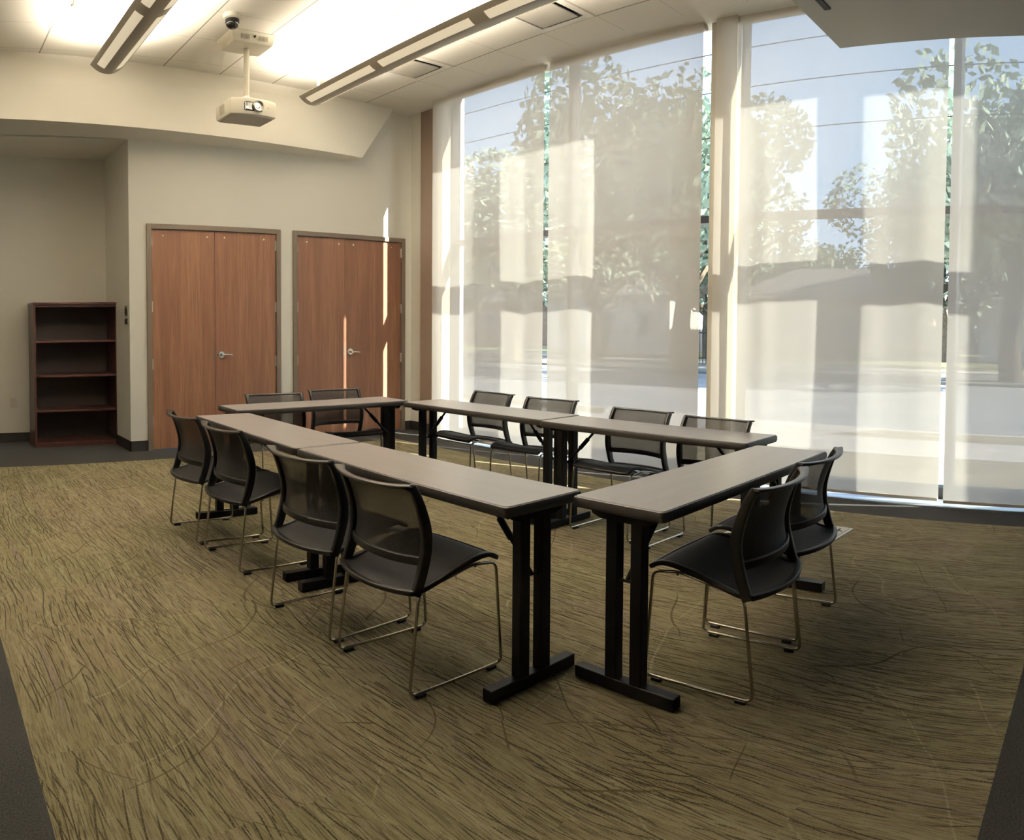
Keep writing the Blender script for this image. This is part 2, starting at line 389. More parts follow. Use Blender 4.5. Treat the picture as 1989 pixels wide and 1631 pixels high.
def tag(o, label=None, cat=None, group=None, kind=None):
    if label: o['label'] = label
    if cat: o['category'] = cat
    if group: o['group'] = group
    if kind: o['kind'] = kind
    return o
def copy_tree(o, parent=None):
    c = o.copy(); COL.objects.link(c); c.parent = parent
    for ch in o.children: copy_tree(ch, c)
    return c
def catmull(P, n=6):
    P = [Vector(p) for p in P]; out = []
    for i in range(len(P) - 1):
        p0 = P[max(i - 1, 0)]; p1 = P[i]; p2 = P[i + 1]; p3 = P[min(i + 2, len(P) - 1)]
        for k in range(n):
            t = k / n
            out.append(0.5 * ((2 * p1) + (p2 - p0) * t + (2 * p0 - 5 * p1 + 4 * p2 - p3) * t * t + (3 * p1 - p0 - 3 * p2 + p3) * t ** 3))
    out.append(P[-1]); return out

# ------------------------------------------------------------------ the room
def struct(name, mb, mats, label, bev=0, parent=None, smooth=False):
    o = mb.build(name, mats, parent, bev=bev, smooth=smooth); tag(o, label, None, None, 'structure'); return o

b = MB()
RX0, RX1, RY0, RY1 = 0.337, 5.23, 0.315, 7.19
for x0, x1, y0, y1, mi in ((XL, RX0, YB, 9.0, 0), (RX1, 6.02, YB, 9.0, 0), (RX0, RX1, YB, RY0, 0), (RX0, RX1, RY1, 9.0, 0), (RX0, RX1, RY0, RY1, 1)):
    b.cur = mi; b.add([(x0, y0, 0), (x1, y0, 0), (x1, y1, 0), (x0, y1, 0)], [(0, 1, 2, 3)])
b.cur = 0; b.box(XL - 0.2, 6.02, YB - 0.2, 9.0, -0.15, -0.002)
struct('floor', b, [M_DARKC, M_CARPET], 'olive streaked carpet tiles bordered by charcoal carpet')

b = MB()
b.cur = 0; b.add([(XL, YB, ZC), (5.46, YB, ZC), (5.46, 8.0, ZC), (XL, 8.0, ZC)], [(0, 1, 2, 3)])
b.cur = 1; b.add([(5.46, YB, ZC), (XG, YB, ZC), (XG, 8.0, ZC), (5.46, 8.0, ZC)], [(0, 1, 2, 3)])
b.box(XL - 0.2, XG, YB - 0.2, 9.0, ZC + 0.002, ZC + 0.5)
struct('ceiling', b, [M_CEIL, M_CBORDER], 'cream acoustic tile ceiling with a plain border by the windows')

b = MB()   # bulkhead over the doors and the alcove
FB = [(XL, 6.76), (4.95, 7.465)]; FT = [(XL, 6.93), (5.50, 7.60)]
b.hexa([(FB[0][0], FB[0][1], ZB), (FB[1][0], FB[1][1], ZB), (4.86, YD + 0.02, ZB), (XL, YD + 0.02, ZB)],
       [(FT[0][0], FT[0][1], ZC + 0.01), (FT[1][0], FT[1][1], ZC + 0.01), (5.45, YD + 0.02, ZC + 0.01), (XL, YD + 0.02, ZC + 0.01)])
b.box(XL, 2.22, YD, 8.9, ZB, ZC + 0.01)
struct('trim_1', b, M_SOFFIT, 'cream bulkhead running above the doors and the alcove')
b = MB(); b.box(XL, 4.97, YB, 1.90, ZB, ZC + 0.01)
struct('trim_2', b, M_SOFFIT_SHADE, 'shadowed bulkhead corner nearest the camera at upper right', bev=0.004)

D1 = (2.41, 4.00); D2 = (4.16, 5.76); ZF = 2.50
b = MB()
for x0, x1 in ((2.22, D1[0]), (D1[1], D2[0]), (D2[1], XG + 0.2)): b.box(x0, x1, YD, YD + 0.2, 0, ZC + 0.3)
for x0, x1 in (D1, D2): b.box(x0, x1, YD, YD + 0.2, ZF, ZC + 0.3)
b.box(2.22, 2.42, YD + 0.2, 8.72, 0, ZC + 0.3)
b.box(XL, 2.42, 8.72, 8.9, 0, ZC + 0.3)
struct('wall_back', b, M_WALL, 'beige wall holding the two double doors and the alcove')
b = MB(); b.box(XG, XG + 0.25, 6.99, YD + 0.2, 0, ZC + 0.3)
b.box(XG - 0.01, XG + 0.25, YB - 0.2, 7.2, ZC + 0.16, ZC + 0.7); b.box(5.60, XG + 0.25, YB - 0.2, -0.41, 0, ZC + 0.3)
struct('wall_right', b, M_WALL, 'beige return wall between the doors and the windows')
b = MB(); b.box(XL - 0.2, XL, YB - 0.2, 8.9, 0, ZC + 0.3)
struct('wall_left', b, M_WALL, 'beige wall on the left side of the room')
b = MB(); b.box(XL, XG + 0.2, YB - 0.2, YB, 0, ZC + 0.3)
struct('wall_front', b, M_WALL, 'beige wall behind the camera')
b = MB(); b.box(5.72, 5.90, 3.165, 3.37, 0, ZC + 0.2)
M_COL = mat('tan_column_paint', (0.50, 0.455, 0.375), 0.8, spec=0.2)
struct('trim_3', b, M_COL, 'beige structural column behind the shades', bev=0.01)

b = MB()
for a in ((2.208, D1[0], YD - 0.012, YD), (D1[1], D2[0], YD - 0.012, YD), (D2[1], XG, YD - 0.012, YD), (2.208, 2.22, YD - 0.012, 8.72), (XL, 2.22, 8.708, 8.72), (XG - 0.012, XG, 7.0, YD)):
    b.box(*a, 0, 0.115)
struct('baseboard_back', b, M_BASE, 'black vinyl base along the door wall and alcove')

# doors
def door(n, x0, x1, label, leaf_split):
    root = MB(); fw = 0.055
    root.box(x0, x0 + fw, YD - 0.02, YD + 0.14, 0, ZF); root.box(x1 - fw, x1, YD - 0.02, YD + 0.14, 0, ZF); root.box(x0 + fw, x1 - fw, YD - 0.02, YD + 0.14, ZF - 0.055, ZF)
    fr = root.build('door_%d' % n, M_FRAME, bev=0.003); tag(fr, label, None, None, 'structure')
    a, c = x0 + fw + 0.003, x1 - fw - 0.003; mid = leaf_split
    yf = YD + 0.004
    for k, (l0, l1) in enumerate(((a, mid - 0.002), (mid + 0.002, c))):
        m = MB(); m.box(l0, l1, yf, yf + 0.045, 0.012, ZF - 0.058)
        lf = m.build('door_leaf', M_WOOD, fr, bev=0.002)
        for zz in (2.31, 1.59, 0.955, 0.323):
            h = MB(); hx = l0 - 0.004 if k == 0 else l1 + 0.004
            h.cyl((hx, yf - 0.008, zz - 0.06), (hx, yf - 0.008, zz + 0.06), 0.009, n=10)
            h.box(hx - 0.014, hx + 0.014, yf - 0.004, yf + 0.001, zz - 0.057, zz + 0.057)
            h.build('hinge', M_CHROME, lf, smooth=True)
        for hx in (((l0 + 0.13), (l1 - 0.085)) if k == 0 else ((l0 + 0.115), (l1 - 0.15))):
            h = MB(); h.cyl((hx, yf, 2.375), (hx, yf - 0.006, 2.375), 0.010, n=12); h.build('screw_cap', M_BRASS, lf, smooth=True)
        if k == 1:
            hx = l0 + 0.07; h = MB()
            h.cyl((hx, yf, 1.045), (hx, yf - 0.014, 1.045), 0.040, 0.036, 24); h.cyl((hx, yf - 0.012, 1.045), (hx, yf - 0.055, 1.045), 0.017, n=16)
            h.tube(catmull([(hx - 0.012, yf - 0.055, 1.045), (hx + 0.03, yf - 0.058, 1.046), (hx + 0.08, yf - 0.055, 1.043), (hx + 0.115, yf - 0.048, 1.038)], 5), 0.0095, 10)
            h.build('lever_handle', M_CHROME, lf, smooth=True)
        else:
            h = MB(); h.box(l1 - 0.022, l1 - 0.002, yf - 0.002, yf + 0.004, 0.985, 1.11); h.build('strike_plate', M_FRAME, lf)
    return fr
door(1, *D1, 'left double wooden door beside the alcove', 3.194)
door(2, *D2, 'right double wooden door next to the windows', 4.873)

# windows: dark bronze frames with a pane above and below the transom
X0G, X1G = XG + 0.04, XG + 0.16
ZT0, ZT1, ZH = 2.353, 2.42, 4.30
def window(n, y0, y1, label):
    f = MB(); w = 0.03
    f.box(X0G, X1G, y0, y0 + w, 0.0, ZH); f.box(X0G, X1G, y1 - w, y1, 0.0, ZH)
    f.box(X0G, X1G, y0 + w, y1 - w, 0.0, 0.10); f.box(X0G, X1G, y0 + w, y1 - w, ZT0, ZT1); f.box(X0G, X1G, y0 + w, y1 - w, ZH - 0.04, ZH)
    o = f.build('window_%d' % n, M_MULL); tag(o, label, None, None, 'structure')
    for z0, z1 in ((0.10, ZT0), (ZT1, ZH - 0.04)):
        g = MB(); xx = (X0G + X1G) / 2; g.add([(xx, y0 + w, z0), (xx, y1 - w, z0), (xx, y1 - w, z1), (xx, y0 + w, z1)], [(0, 1, 2, 3)])
        g.build('window_pane', M_GLASS, o)
edges = [6.985, 5.11, 3.40]
window(1, 5.11, 6.985, 'tall dark-framed window nearest the doors')
window(2, 3.37, 5.11, 'tall dark-framed window left of the column')
window(3, 1.262, 3.165, 'tall dark-framed window right of the column')
window(4, -0.35, 1.262, 'tall dark-framed window at the right edge')
b = MB(); b.box(5.735, XG, 6.95, 7.03, 0.0, ZC)
struct('trim_5', b, M_COL, 'beige jamb where the glazing meets the return wall')
b = MB(); b.box(5.61, XG, -0.40, 6.95, 0.0, 0.012)
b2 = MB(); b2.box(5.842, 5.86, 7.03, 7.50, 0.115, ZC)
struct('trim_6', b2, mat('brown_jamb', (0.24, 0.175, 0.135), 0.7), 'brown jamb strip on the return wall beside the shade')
struct('trim_4', b, M_ALU, 'aluminium sill strip under the shades')

# roller shades
def wave(y): return 0.011 * math.sin(y * 5.3 + 0.6) + 0.0045 * math.sin(y * 13.1 + 2.0) + 0.0012 * math.sin(y * 27 + 1)
def shade(y0, y1, label, dx=0.0, z0=0.045):
    L = y1 - y0; nu = max(6, int(L / 0.025)); m = MB()
    def fn(u, v):
        y = y0 + L * u; z = z0 + (ZC - 0.003 - z0) * v; e_ = min(1.0, u * L / 0.25, (1 - u) * L / 0.25)
        k = (0.35 + 0.65 * math.sin(math.pi * min(1, v * 1.05)) )
        return (XS + dx + e_ * wave(y) * k + 0.004 * e_ * math.sin(z * 2.1 + y * 2), y, z)
    m.grid(fn, nu, 40); o = m.build('roller_shade', M_SHADE, smooth=True)
    tag(o, label, 'window shade', 'roller shades over the tall windows')
    h = MB(); h.box(XS + dx - 0.008, XS + dx + 0.008, y0 + 0.004, y1 - 0.004, z0 - 0.012, z0 + 0.012); h.build('hem_bar', M_LGREY, o, bev=0.003)
    c = MB(); c.cyl((XS + dx + 0.05, y0, ZC - 0.035), (XS + dx + 0.05, y1, ZC - 0.035), 0.03, n=12); c.build('roller_tube', M_LGREY, o, smooth=True)
    return o
shade(5.248, 7.03, 'white sheer shade nearest the doors')
shade(3.408, 5.182, 'white sheer shade between the doorside shade and the column gap')
shade(3.075, 3.281, 'narrow sheer shade covering the beige column')
shade(1.288, 3.09, 'wide sheer shade just right of the column', dx=0.032, z0=0.05)
shade(-0.39, 1.243, 'sheer shade at the right edge of the photo')

# ------------------------------------------------------------------ ceiling fittings
def pendant(xc, y0, y1, rods, label, segs):
    root = empty('pendant_light', (xc, (y0 + y1) / 2, 3.68)); tag(root, label, 'ceiling light', 'linear pendant lights')
    yc = (y0 + y1) / 2; hw = 0.15; a, c = y0 - yc, y1 - yc
    def prof(t, off=0.0):   # t -1..1
        return (hw * t * (1 - off / hw), 0.075 * abs(t) ** 2.2 + off)
    m = MB(); n = 24
    outer = [prof(-1 + 2 * k / n) for k in range(n + 1)]; inner = [prof(1 - 2 * k / n, 0.006) for k in range(n + 1)]
    loop = outer + inner
    m.add([(x, y, z) for y in (a, c) for x, z in loop], [(k, (k + 1) % len(loop), len(loop) + (k + 1) % len(loop), len(loop) + k) for k in range(len(loop))])
    for y, s in ((a, 1), (c, -1)):
        L2 = [(x, y, z) for x, z in outer]; m.add(L2 + [(x, y + s * 0.006, z) for x, z in outer], [tuple(range(n + 1)), tuple(range(n + 1, 2 * n + 2))])
    m.build('fixture_body', M_FIX, root, smooth=True)
    for s0, s1 in segs:
        for sg in (-1, 1):
            d = MB()
            def fn(u, v):
                t = sg * (0.34 + 0.44 * v); x, z = prof(t); return (x, (s0 - yc) + (s1 - s0) * u, z - 0.002)
            d.grid(fn, 2, 5); d.build('diffuser_strip', M_DIFF, root, smooth=True)
    t = MB(); t.cyl((0, a + 0.05, 0.045), (0, c - 0.05, 0.045), 0.012, n=10); t.build('lamp_tube', M_TUBE, root, smooth=True)
    for ry in rods:
        r = MB(); r.cyl((0, ry - yc, 0.03), (0, ry - yc, ZC - 3.68), 0.011, n=10); r.cyl((0, ry - yc, ZC - 3.68 - 0.02), (0, ry - yc, ZC - 3.68), 0.04, 0.05, n=20)
        r.build('suspension_rod', M_WHITEP, root, smooth=True)
    # the light of its lamps: upwards out of the open trough
    ld = bpy.data.lights.new('pendant_lamp', 'AREA'); ld.shape = 'RECTANGLE'; ld.size = 0.12; ld.size_y = (y1 - y0) - 0.1
    ld.energy = 98 * (y1 - y0); ld.color = (1.0, 0.90, 0.74); ld.spread = R(150)
    lo = bpy.data.objects.new('pendant_lamp', ld); COL.objects.link(lo); lo.parent = root; lo.location = (0, 0, 0.085); lo.rotation_euler = (math.pi, 0, 0)
    return root
pendant(1.70, 2.55, 6.56, (6.47, 4.55, 2.65), 'pendant strip light hanging at the upper left corner', [(5.289, 6.442), (4.00, 5.145), (2.70, 3.86)])
pendant(-0.47, 2.85, 6.56, (6.47, 4.7, 2.95), 'pendant strip light over the alcove side, left of the upper left corner one', [(5.289, 6.442), (4.00, 5.145), (2.95, 3.86)])
pendant(3.87, 2.95, 6.76, (6.63, 4.8, 3.05), 'longer pendant strip light right of the projector', [(5.548, 6.68), (4.254, 5.434), (3.08, 4.09)])

def vent(cx, cy, label):
    r = empty('ceiling_vent', (cx, cy, ZC)); tag(r, label, 'ceiling vent', 'square air diffusers in the ceiling')
    f = MB(); o_, i_ = 0.30, 0.235
    for a in ((-o_, o_, -o_, -i_), (-o_, o_, i_, o_), (-o_, -i_, -i_, i_), (i_, o_, -i_, i_)): f.box(*a, -0.012, 0)
    f.build('vent_frame', M_WHITEG, r, bev=0.002)
    g = MB(); g.box(-i_, i_, -i_, i_, -0.002, 0.0); g.build('vent_slot', M_BLKM, r)
    p = MB(); p.box(-0.20, 0.20, -0.20, 0.20, -0.02, -0.008); p.build('face_plate', M_LGREY, r, bev=0.003)
    return r
vent(4.74, 6.25, 'square ceiling vent nearest the doors, right of the long pendant')
vent(4.74, 4.41, 'square ceiling vent nearer the camera beside the long pendant')
b = MB(); b.box(4.10 - 0.31, 4.42, 4.72, 5.33, ZC - 0.014, ZC)
tag(b.build('ceiling_panel', M_LGREY, bev=0.003), 'flat grey square ceiling panel above the long pendant light', 'ceiling panel')
b = MB(); b.box(4.10, 4.33, 1.72, 1.76, ZB - 0.01, ZB + 0.0)
tag(b.build('slot_diffuser', M_BLKM), 'thin dark slot under the shadowed bulkhead at upper right', 'air slot')

r = empty('sprinkler_head', (1.30, 6.02, ZC)); tag(r, 'small sprinkler head on the ceiling at the top left edge', 'sprinkler')
m = MB(); m.lathe([(0.001, 0), (0.045, 0), (0.045, -0.008), (0.001, -0.01)]); m.build('escutcheon', M_LGREY, r, smooth=True)
m = MB(); m.lathe([(0.001, -0.008), (0.016, -0.01), (0.014, -0.05), (0.032, -0.055), (0.03, -0.075), (0.001, -0.08)], 16); m.build('sprinkler_nozzle', M_FIX, r, smooth=True)

r = empty('dome_camera', (2.64, 5.96, ZC)); tag(r, 'black dome security camera on the ceiling above the projector', 'security camera')
m = MB(); m.lathe([(0.001, 0), (0.078, 0), (0.078, -0.035), (0.062, -0.045), (0.001, -0.045)], 28); m.build('camera_base', M_WHITEP, r, smooth=True)
m = MB(); m.lathe([(0.060, -0.044), (0.060, -0.075)] + [(0.056 * math.cos(R(t)), -0.078 - 0.048 * math.sin(R(t))) for t in range(0, 90, 15)] + [(0.001, -0.126)], 28); m.build('camera_dome', M_BLKG, r, smooth=True)

# projector: ceiling box, pole, body
r = empty('ceiling_projector', (2.975, 6.40, 3.25)); tag(r, 'white projector hanging on a pole from a white ceiling box', 'projector')
m = MB(); h0 = ZC - 3.25
m.hexa([(-0.20, -0.16, h0 - 0.10), (0.19, -0.16, h0 - 0.10), (0.19, 0.14, h0 - 0.10), (-0.20, 0.14, h0 - 0.10)], [(-0.23, -0.19, h0), (0.22, -0.19, h0), (0.22, 0.17, h0), (-0.23, 0.17, h0)])
mb_ = m.build('ceiling_box', M_WHITEP, r, bev=0.008)
for cx in (-0.09, 0.09):
    g = MB()
    for k in range(7): g.box(cx - 0.045 + k * 0.013, cx - 0.040 + k * 0.013, -0.1815, -0.176, h0 - 0.075, h0 - 0.03)
    g.build('box_vent', M_LGREY, mb_)
g = MB(); g.cyl((0, -0.165, h0 - 0.045), (0, -0.19, h0 - 0.045), 0.009, n=12); g.build('box_lock', M_BLKM, mb_, smooth=True)
m = MB(); m.cyl((0, 0.0, 0.29), (0, 0.0, h0 - 0.09), 0.026, n=20); m.build('mount_pole', M_WHITEP, r, smooth=True)
m = MB(); m.cyl((0, 0, 0.262), (0, 0, 0.30), 0.034, n=16); m.box(-0.10, 0.05, -0.06, 0.06, 0.246, 0.256); m.box(-0.03, 0.03, -0.03, 0.03, 0.256, 0.275)
m.cyl((-0.05, -0.02, 0.285), (0.05, -0.02, 0.285), 0.008, n=8)
for sx in (-0.085, 0.035):
    m.box(sx - 0.008, sx + 0.008, -0.06, 0.06, 0.236, 0.25)
m.build('mount_bracket', M_CHROME, r, smooth=True)
m = MB()   # body with a bowed front face
N = 16; W2 = 0.235; top = []; 
def outline(k):
    pts = [(-W2, 0.17), (-W2, -0.12)]
    for i in range(N + 1):
        t = -1 + 2 * i / N; pts.append((W2 * 0.96 * t, -0.15 - 0.045 * (1 - t * t)))
    pts += [(W2, -0.12), (W2, 0.17)]
    return [(x * k, y * k) for x, y in pts]
loops = [(0.86, 0.075), (0.97, 0.088), (1.0, 0.11), (1.0, 0.205), (0.97, 0.228), (0.90, 0.238)]
vs = []; n_ = len(outline(1))
for k, z in loops: vs += [(x, y, z) for x, y in outline(k)]
fs = [(j * n_ + i, j * n_ + (i + 1) % n_, (j + 1) * n_ + (i + 1) % n_, (j + 1) * n_ + i) for j in range(len(loops) - 1) for i in range(n_)]
fs += [tuple(reversed(range(n_))), tuple(range((len(loops) - 1) * n_, len(loops) * n_))]
m.add(vs, fs); body = m.build('projector_body', M_WHITEP, r, smooth=True)
m = MB(); m.add([(x, y, 0.0745) for x, y in outline(0.87)] + [(x, y, 0.080) for x, y in outline(0.90)],
                [tuple(reversed(range(n_)))] + [(i, (i + 1) % n_, n_ + (i + 1) % n_, n_ + i) for i in range(n_)]); m.build('bottom_cover', M_LGREY, body)
m = MB(); m.prism([(-0.115, -0.18), (-0.10, -0.197), (0.03, -0.207), (0.065, -0.200), (0.065, -0.15), (-0.115, -0.15)], 0.112, 0.198)
m.build('lens_surround', M_BLKG, body, bev=0.012)
ML = Matrix.Translation((0.015, -0.195, 0.157)) @ Matrix.Rotation(R(90), 4, 'X')
m = MB(); m.lathe([(0.036, 0.0), (0.052, 0.0), (0.052, 0.03), (0.046, 0.038), (0.040, 0.036), (0.036, 0.015)], 28, ML); m.build('lens_ring', M_CHROME, body, smooth=True)
m = MB(); m.lathe([(0.001, 0.012), (0.02, 0.016), (0.037, 0.010), (0.037, 0.0), (0.001, 0.0)], 28, ML); m.build('lens', M_LENS, body, smooth=True)
m = MB(); m.cyl((-0.085, -0.19, 0.138), (-0.085, -0.203, 0.138), 0.013, n=16); m.build('sensor_window', M_CHROME, body, smooth=True)
m = MB(); m.cyl((0.13, -0.16, 0.16), (0.13, -0.187, 0.16), 0.008, n=12); m.build('infrared_receiver', M_LGREY, body, smooth=True)
m = MB()
for k in range(9): m.box(-W2 - 0.003, -W2 + 0.003, -0.03 + k * 0.013, -0.024 + k * 0.013, 0.115, 0.20)
m.build('side_grille', M_LGREY, body)

# ------------------------------------------------------------------ bookcase, switches, outlet, floor boxes
r = empty('bookcase', (1.757, 8.27, 0)); tag(r, 'empty dark cherry bookcase with four open shelves in the alcove', 'bookcase')
HW, DP, HT = 0.475, 0.40, 1.66
m = MB(); m.box(-HW, -HW + 0.022, 0, DP, 0, HT - 0.028); m.build('side_panel', M_CHERRY, r, bev=0.002)
m = MB(); m.box(HW - 0.022, HW, 0, DP, 0, HT - 0.028); m.build('side_panel', M_CHERRY, r, bev=0.002)
m = MB(); m.box(-HW - 0.008, HW + 0.008, -0.012, DP, HT - 0.028, HT); m.build('top_panel', M_CHERRY, r, bev=0.004)
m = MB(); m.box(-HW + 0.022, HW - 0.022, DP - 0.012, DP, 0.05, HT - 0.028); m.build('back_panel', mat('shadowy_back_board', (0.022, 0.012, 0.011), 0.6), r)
m = MB(); m.box(-HW + 0.022, HW - 0.022, 0.006, DP - 0.012, HT - 0.055, HT - 0.028); m.build('top_rail', M_CHERRY, r, bev=0.002)
m = MB(); m.box(-HW + 0.022, HW - 0.022, 0.01, 0.03, 0.0, 0.055); m.build('kick_plate', M_CHERRY, r)
for z in (0.055, 0.425, 0.825, 1.222):
    m = MB(); m.box(-HW + 0.022, HW - 0.022, 0.004, DP - 0.012, z - 0.024, z); m.build('shelf', M_CHERRY, r, bev=0.002)

for z, hh, lab in ((1.545, 0.125, 'taller dark switch plate at the alcove corner'), (1.435, 0.075, 'lower dark switch plate directly under the taller one')):
    r = empty('switch_plate', (2.22, 7.84, z)); tag(r, lab, 'light switch', 'dark switch plates on the alcove side wall')
    m = MB(); m.box(-0.008, 0, -0.045, 0.045, -hh / 2 + 0.003, hh / 2 - 0.003); m.build('cover_plate', M_FRAME, r, bev=0.002)
    m = MB()
    for yy in (-0.02, 0.02): m.box(-0.013, -0.007, yy - 0.011, yy + 0.011, -hh * 0.28, hh * 0.28)
    m.build('rocker', M_BLKP, r, bev=0.002)
r = empty('power_outlet', (1.10, 8.72, 0.475)); tag(r, 'white power outlet on the alcove wall left of the bookcase', 'outlet')
m = MB(); m.box(-0.04, 0.04, -0.007, 0, -0.062, 0.062); m.build('cover_plate', M_WHITEP, r, bev=0.003)
m = MB()
for zz in (-0.027, 0.027): m.box(-0.018, 0.018, -0.010, -0.006, zz - 0.017, zz + 0.017)
m.build('socket', M_WHITEG, r, bev=0.002)

def floor_box(x, y, rz, w, d, label):
    r = empty('floor_box', (x, y, 0), rz); tag(r, label, 'floor outlet', 'flush floor boxes')
    m = MB(); m.box(-w / 2, w / 2, -d / 2, d / 2, 0.0, 0.006); m.build('floor_box_trim', M_WHITEP, r, bev=0.002)
    m = MB(); m.box(-w / 2 + 0.02, w / 2 - 0.02, -d / 2 + 0.018, d / 2 - 0.018, 0.006, 0.009); lid = m.build('floor_box_lid', M_LGREY, r, bev=0.001)
    m = MB(); m.box(w * 0.12, w * 0.32, -0.006, 0.006, 0.009, 0.0105); m.box(w * 0.12, w * 0.16, -d * 0.22, 0, 0.009, 0.0105); m.build('finger_slot', M_BLKM, lid)
floor_box(4.655, 1.745, R(-3), 0.31, 0.145, 'pale floor box to the right of the near chairs')
floor_box(4.21, 2.315, R(-3), 0.28, 0.145, 'pale floor box glimpsed under the near chair seat')

# ------------------------------------------------------------------ tables
TH = 0.737; TW = 0.415; TL = 1.524; TK = 0.042
def make_table():
    root = empty('folding_table', (0, 0, 0))
    w, l = TW / 2, TL / 2; rr = 0.022
    def rrect(w, l, r, n=5):
        pts = []
        for cx, cy, a0 in ((l - r, w - r, 0), (-l + r, w - r, 90), (-l + r, -w + r, 180), (l - r, -w + r, 270)):
            for k in range(n + 1): t = R(a0 + 90 * k / n); pts.append((cx + r * math.cos(t), cy + r * math.sin(t)))
        return pts
    m = MB(); m.prism(rrect(w - 0.010, l - 0.010, rr * 0.8), TH - 0.010, TH); top = m.build('table_top', M_LAM, root)
    m = MB(); prof = [(-0.010, TH - 0.001), (-0.003, TH - 0.004), (0, TH - 0.012), (0, TH - 0.030), (-0.006, TH - TK), (-0.02, TH - TK - 0.001)]
    vs = []; n = len(rrect(w, l, rr))
    for off, z in prof:
        vs += [(x, y, z) for x, y in rrect(w + off, l + off, max(0.006, rr + off))]
    fs = [(j * n + i, j * n + (i + 1) % n, (j + 1) * n + (i + 1) % n, (j + 1) * n + i) for j in range(len(prof) - 1) for i in range(n)]
    fs.append(tuple(range((len(prof) - 1) * n, len(prof) * n)))
    m.add(vs, fs); m.build('edge_band', M_EDGE, top, smooth=True)
    for s in (-1, 1):
        x = s * (l - 0.075)
        m = MB()
        for yy in (-0.056, 0.056): m.box(x - 0.0225, x + 0.0225, yy - 0.026, yy + 0.026, 0.045, TH - TK - 0.005)
        leg = m.build('leg', M_BLKM, root, bev=0.004)
        m = MB(); m.box(x - 0.024, x + 0.024, -0.225, 0.225, 0.004, 0.052); m.build('foot_bar', M_BLKM, leg, bev=0.004)
        for yy in (-0.2, 0.2):
            m = MB(); m.cyl((x, yy, 0), (x, yy, 0.006), 0.016, n=12); m.build('foot_glide', M_BLKP, leg, smooth=True)
        m = MB()   # hinge bracket with rounded ends
        pts = [(-0.15, 0.0), (-0.14, -0.022), (-0.10, -0.036), (0.10, -0.036), (0.14, -0.022), (0.15, 0.0)]
        zt = TH - TK
        for xx in (x - 0.032, x + 0.028):
            m.add([(xx, p, zt + q) for p, q in pts] + [(xx + 0.004, p, zt + q) for p, q in pts], [tuple(range(6)), tuple(range(6, 12))] + [(i, (i + 1) % 6, 6 + (i + 1) % 6, 6 + i) for i in range(6)])
        m.box(x - 0.032, x + 0.032, -0.15, 0.15, zt - 0.006, zt - 0.001)
        m.cyl((x, -0.13, zt - 0.02), (x, 0.13, zt - 0.02), 0.009, n=10)
        m.build('hinge_bracket', M_BLKM, leg)
        m = MB(); xi = x - s * 0.25
        m.cyl((x, 0, 0.43), (x - s * 0.15, 0, 0.588), 0.0095, n=10); m.cyl((x - s * 0.11, 0, 0.546), (x - s * 0.175, 0, 0.614), 0.0145, n=12); m.cyl((x - s * 0.16, 0, 0.598), (xi, 0, TH - TK - 0.004), 0.0085, n=10)
        m.cyl((x, -0.035, 0.43), (x, 0.035, 0.43), 0.006, n=10)
        m.build('folding_brace', M_BLKM, leg, smooth=True)
    return root
TAB = [(1.880, 4.927, -91.65, 'folding table in the left row, farther from the camera'),
       (1.839, 3.386, -90.32, 'folding table in the left row, nearer the camera'),
       (2.138, 1.417, 0.01, 'near cross table with two chairs at its right end of the ring'),
       (3.678, 4.955, -89.46, 'window-side table nearest the doors'),
       (3.655, 3.418, -89.80, 'window-side table nearer the camera'),
       (2.270, 5.075, -2.2, 'cross table at the far end, in front of the doors')]
TAB[2] = (2.138, 1.417, 0.01, 'nearest cross table, its corner meeting the left row')
proto = make_table()
for i, (x, y, a, lab) in enumerate(TAB):
    o = proto if i == 0 else copy_tree(proto)
    d = Vector((math.cos(R(a)), math.sin(R(a)))); n = Vector((-d.y, d.x)); c = Vector((x, y)) + d * TL / 2 + n * TW / 2
    o.location = (c.x, c.y, 0); o.rotation_euler = (0, 0, R(a)); tag(o, lab, 'table', 'folding tables set in a ring')

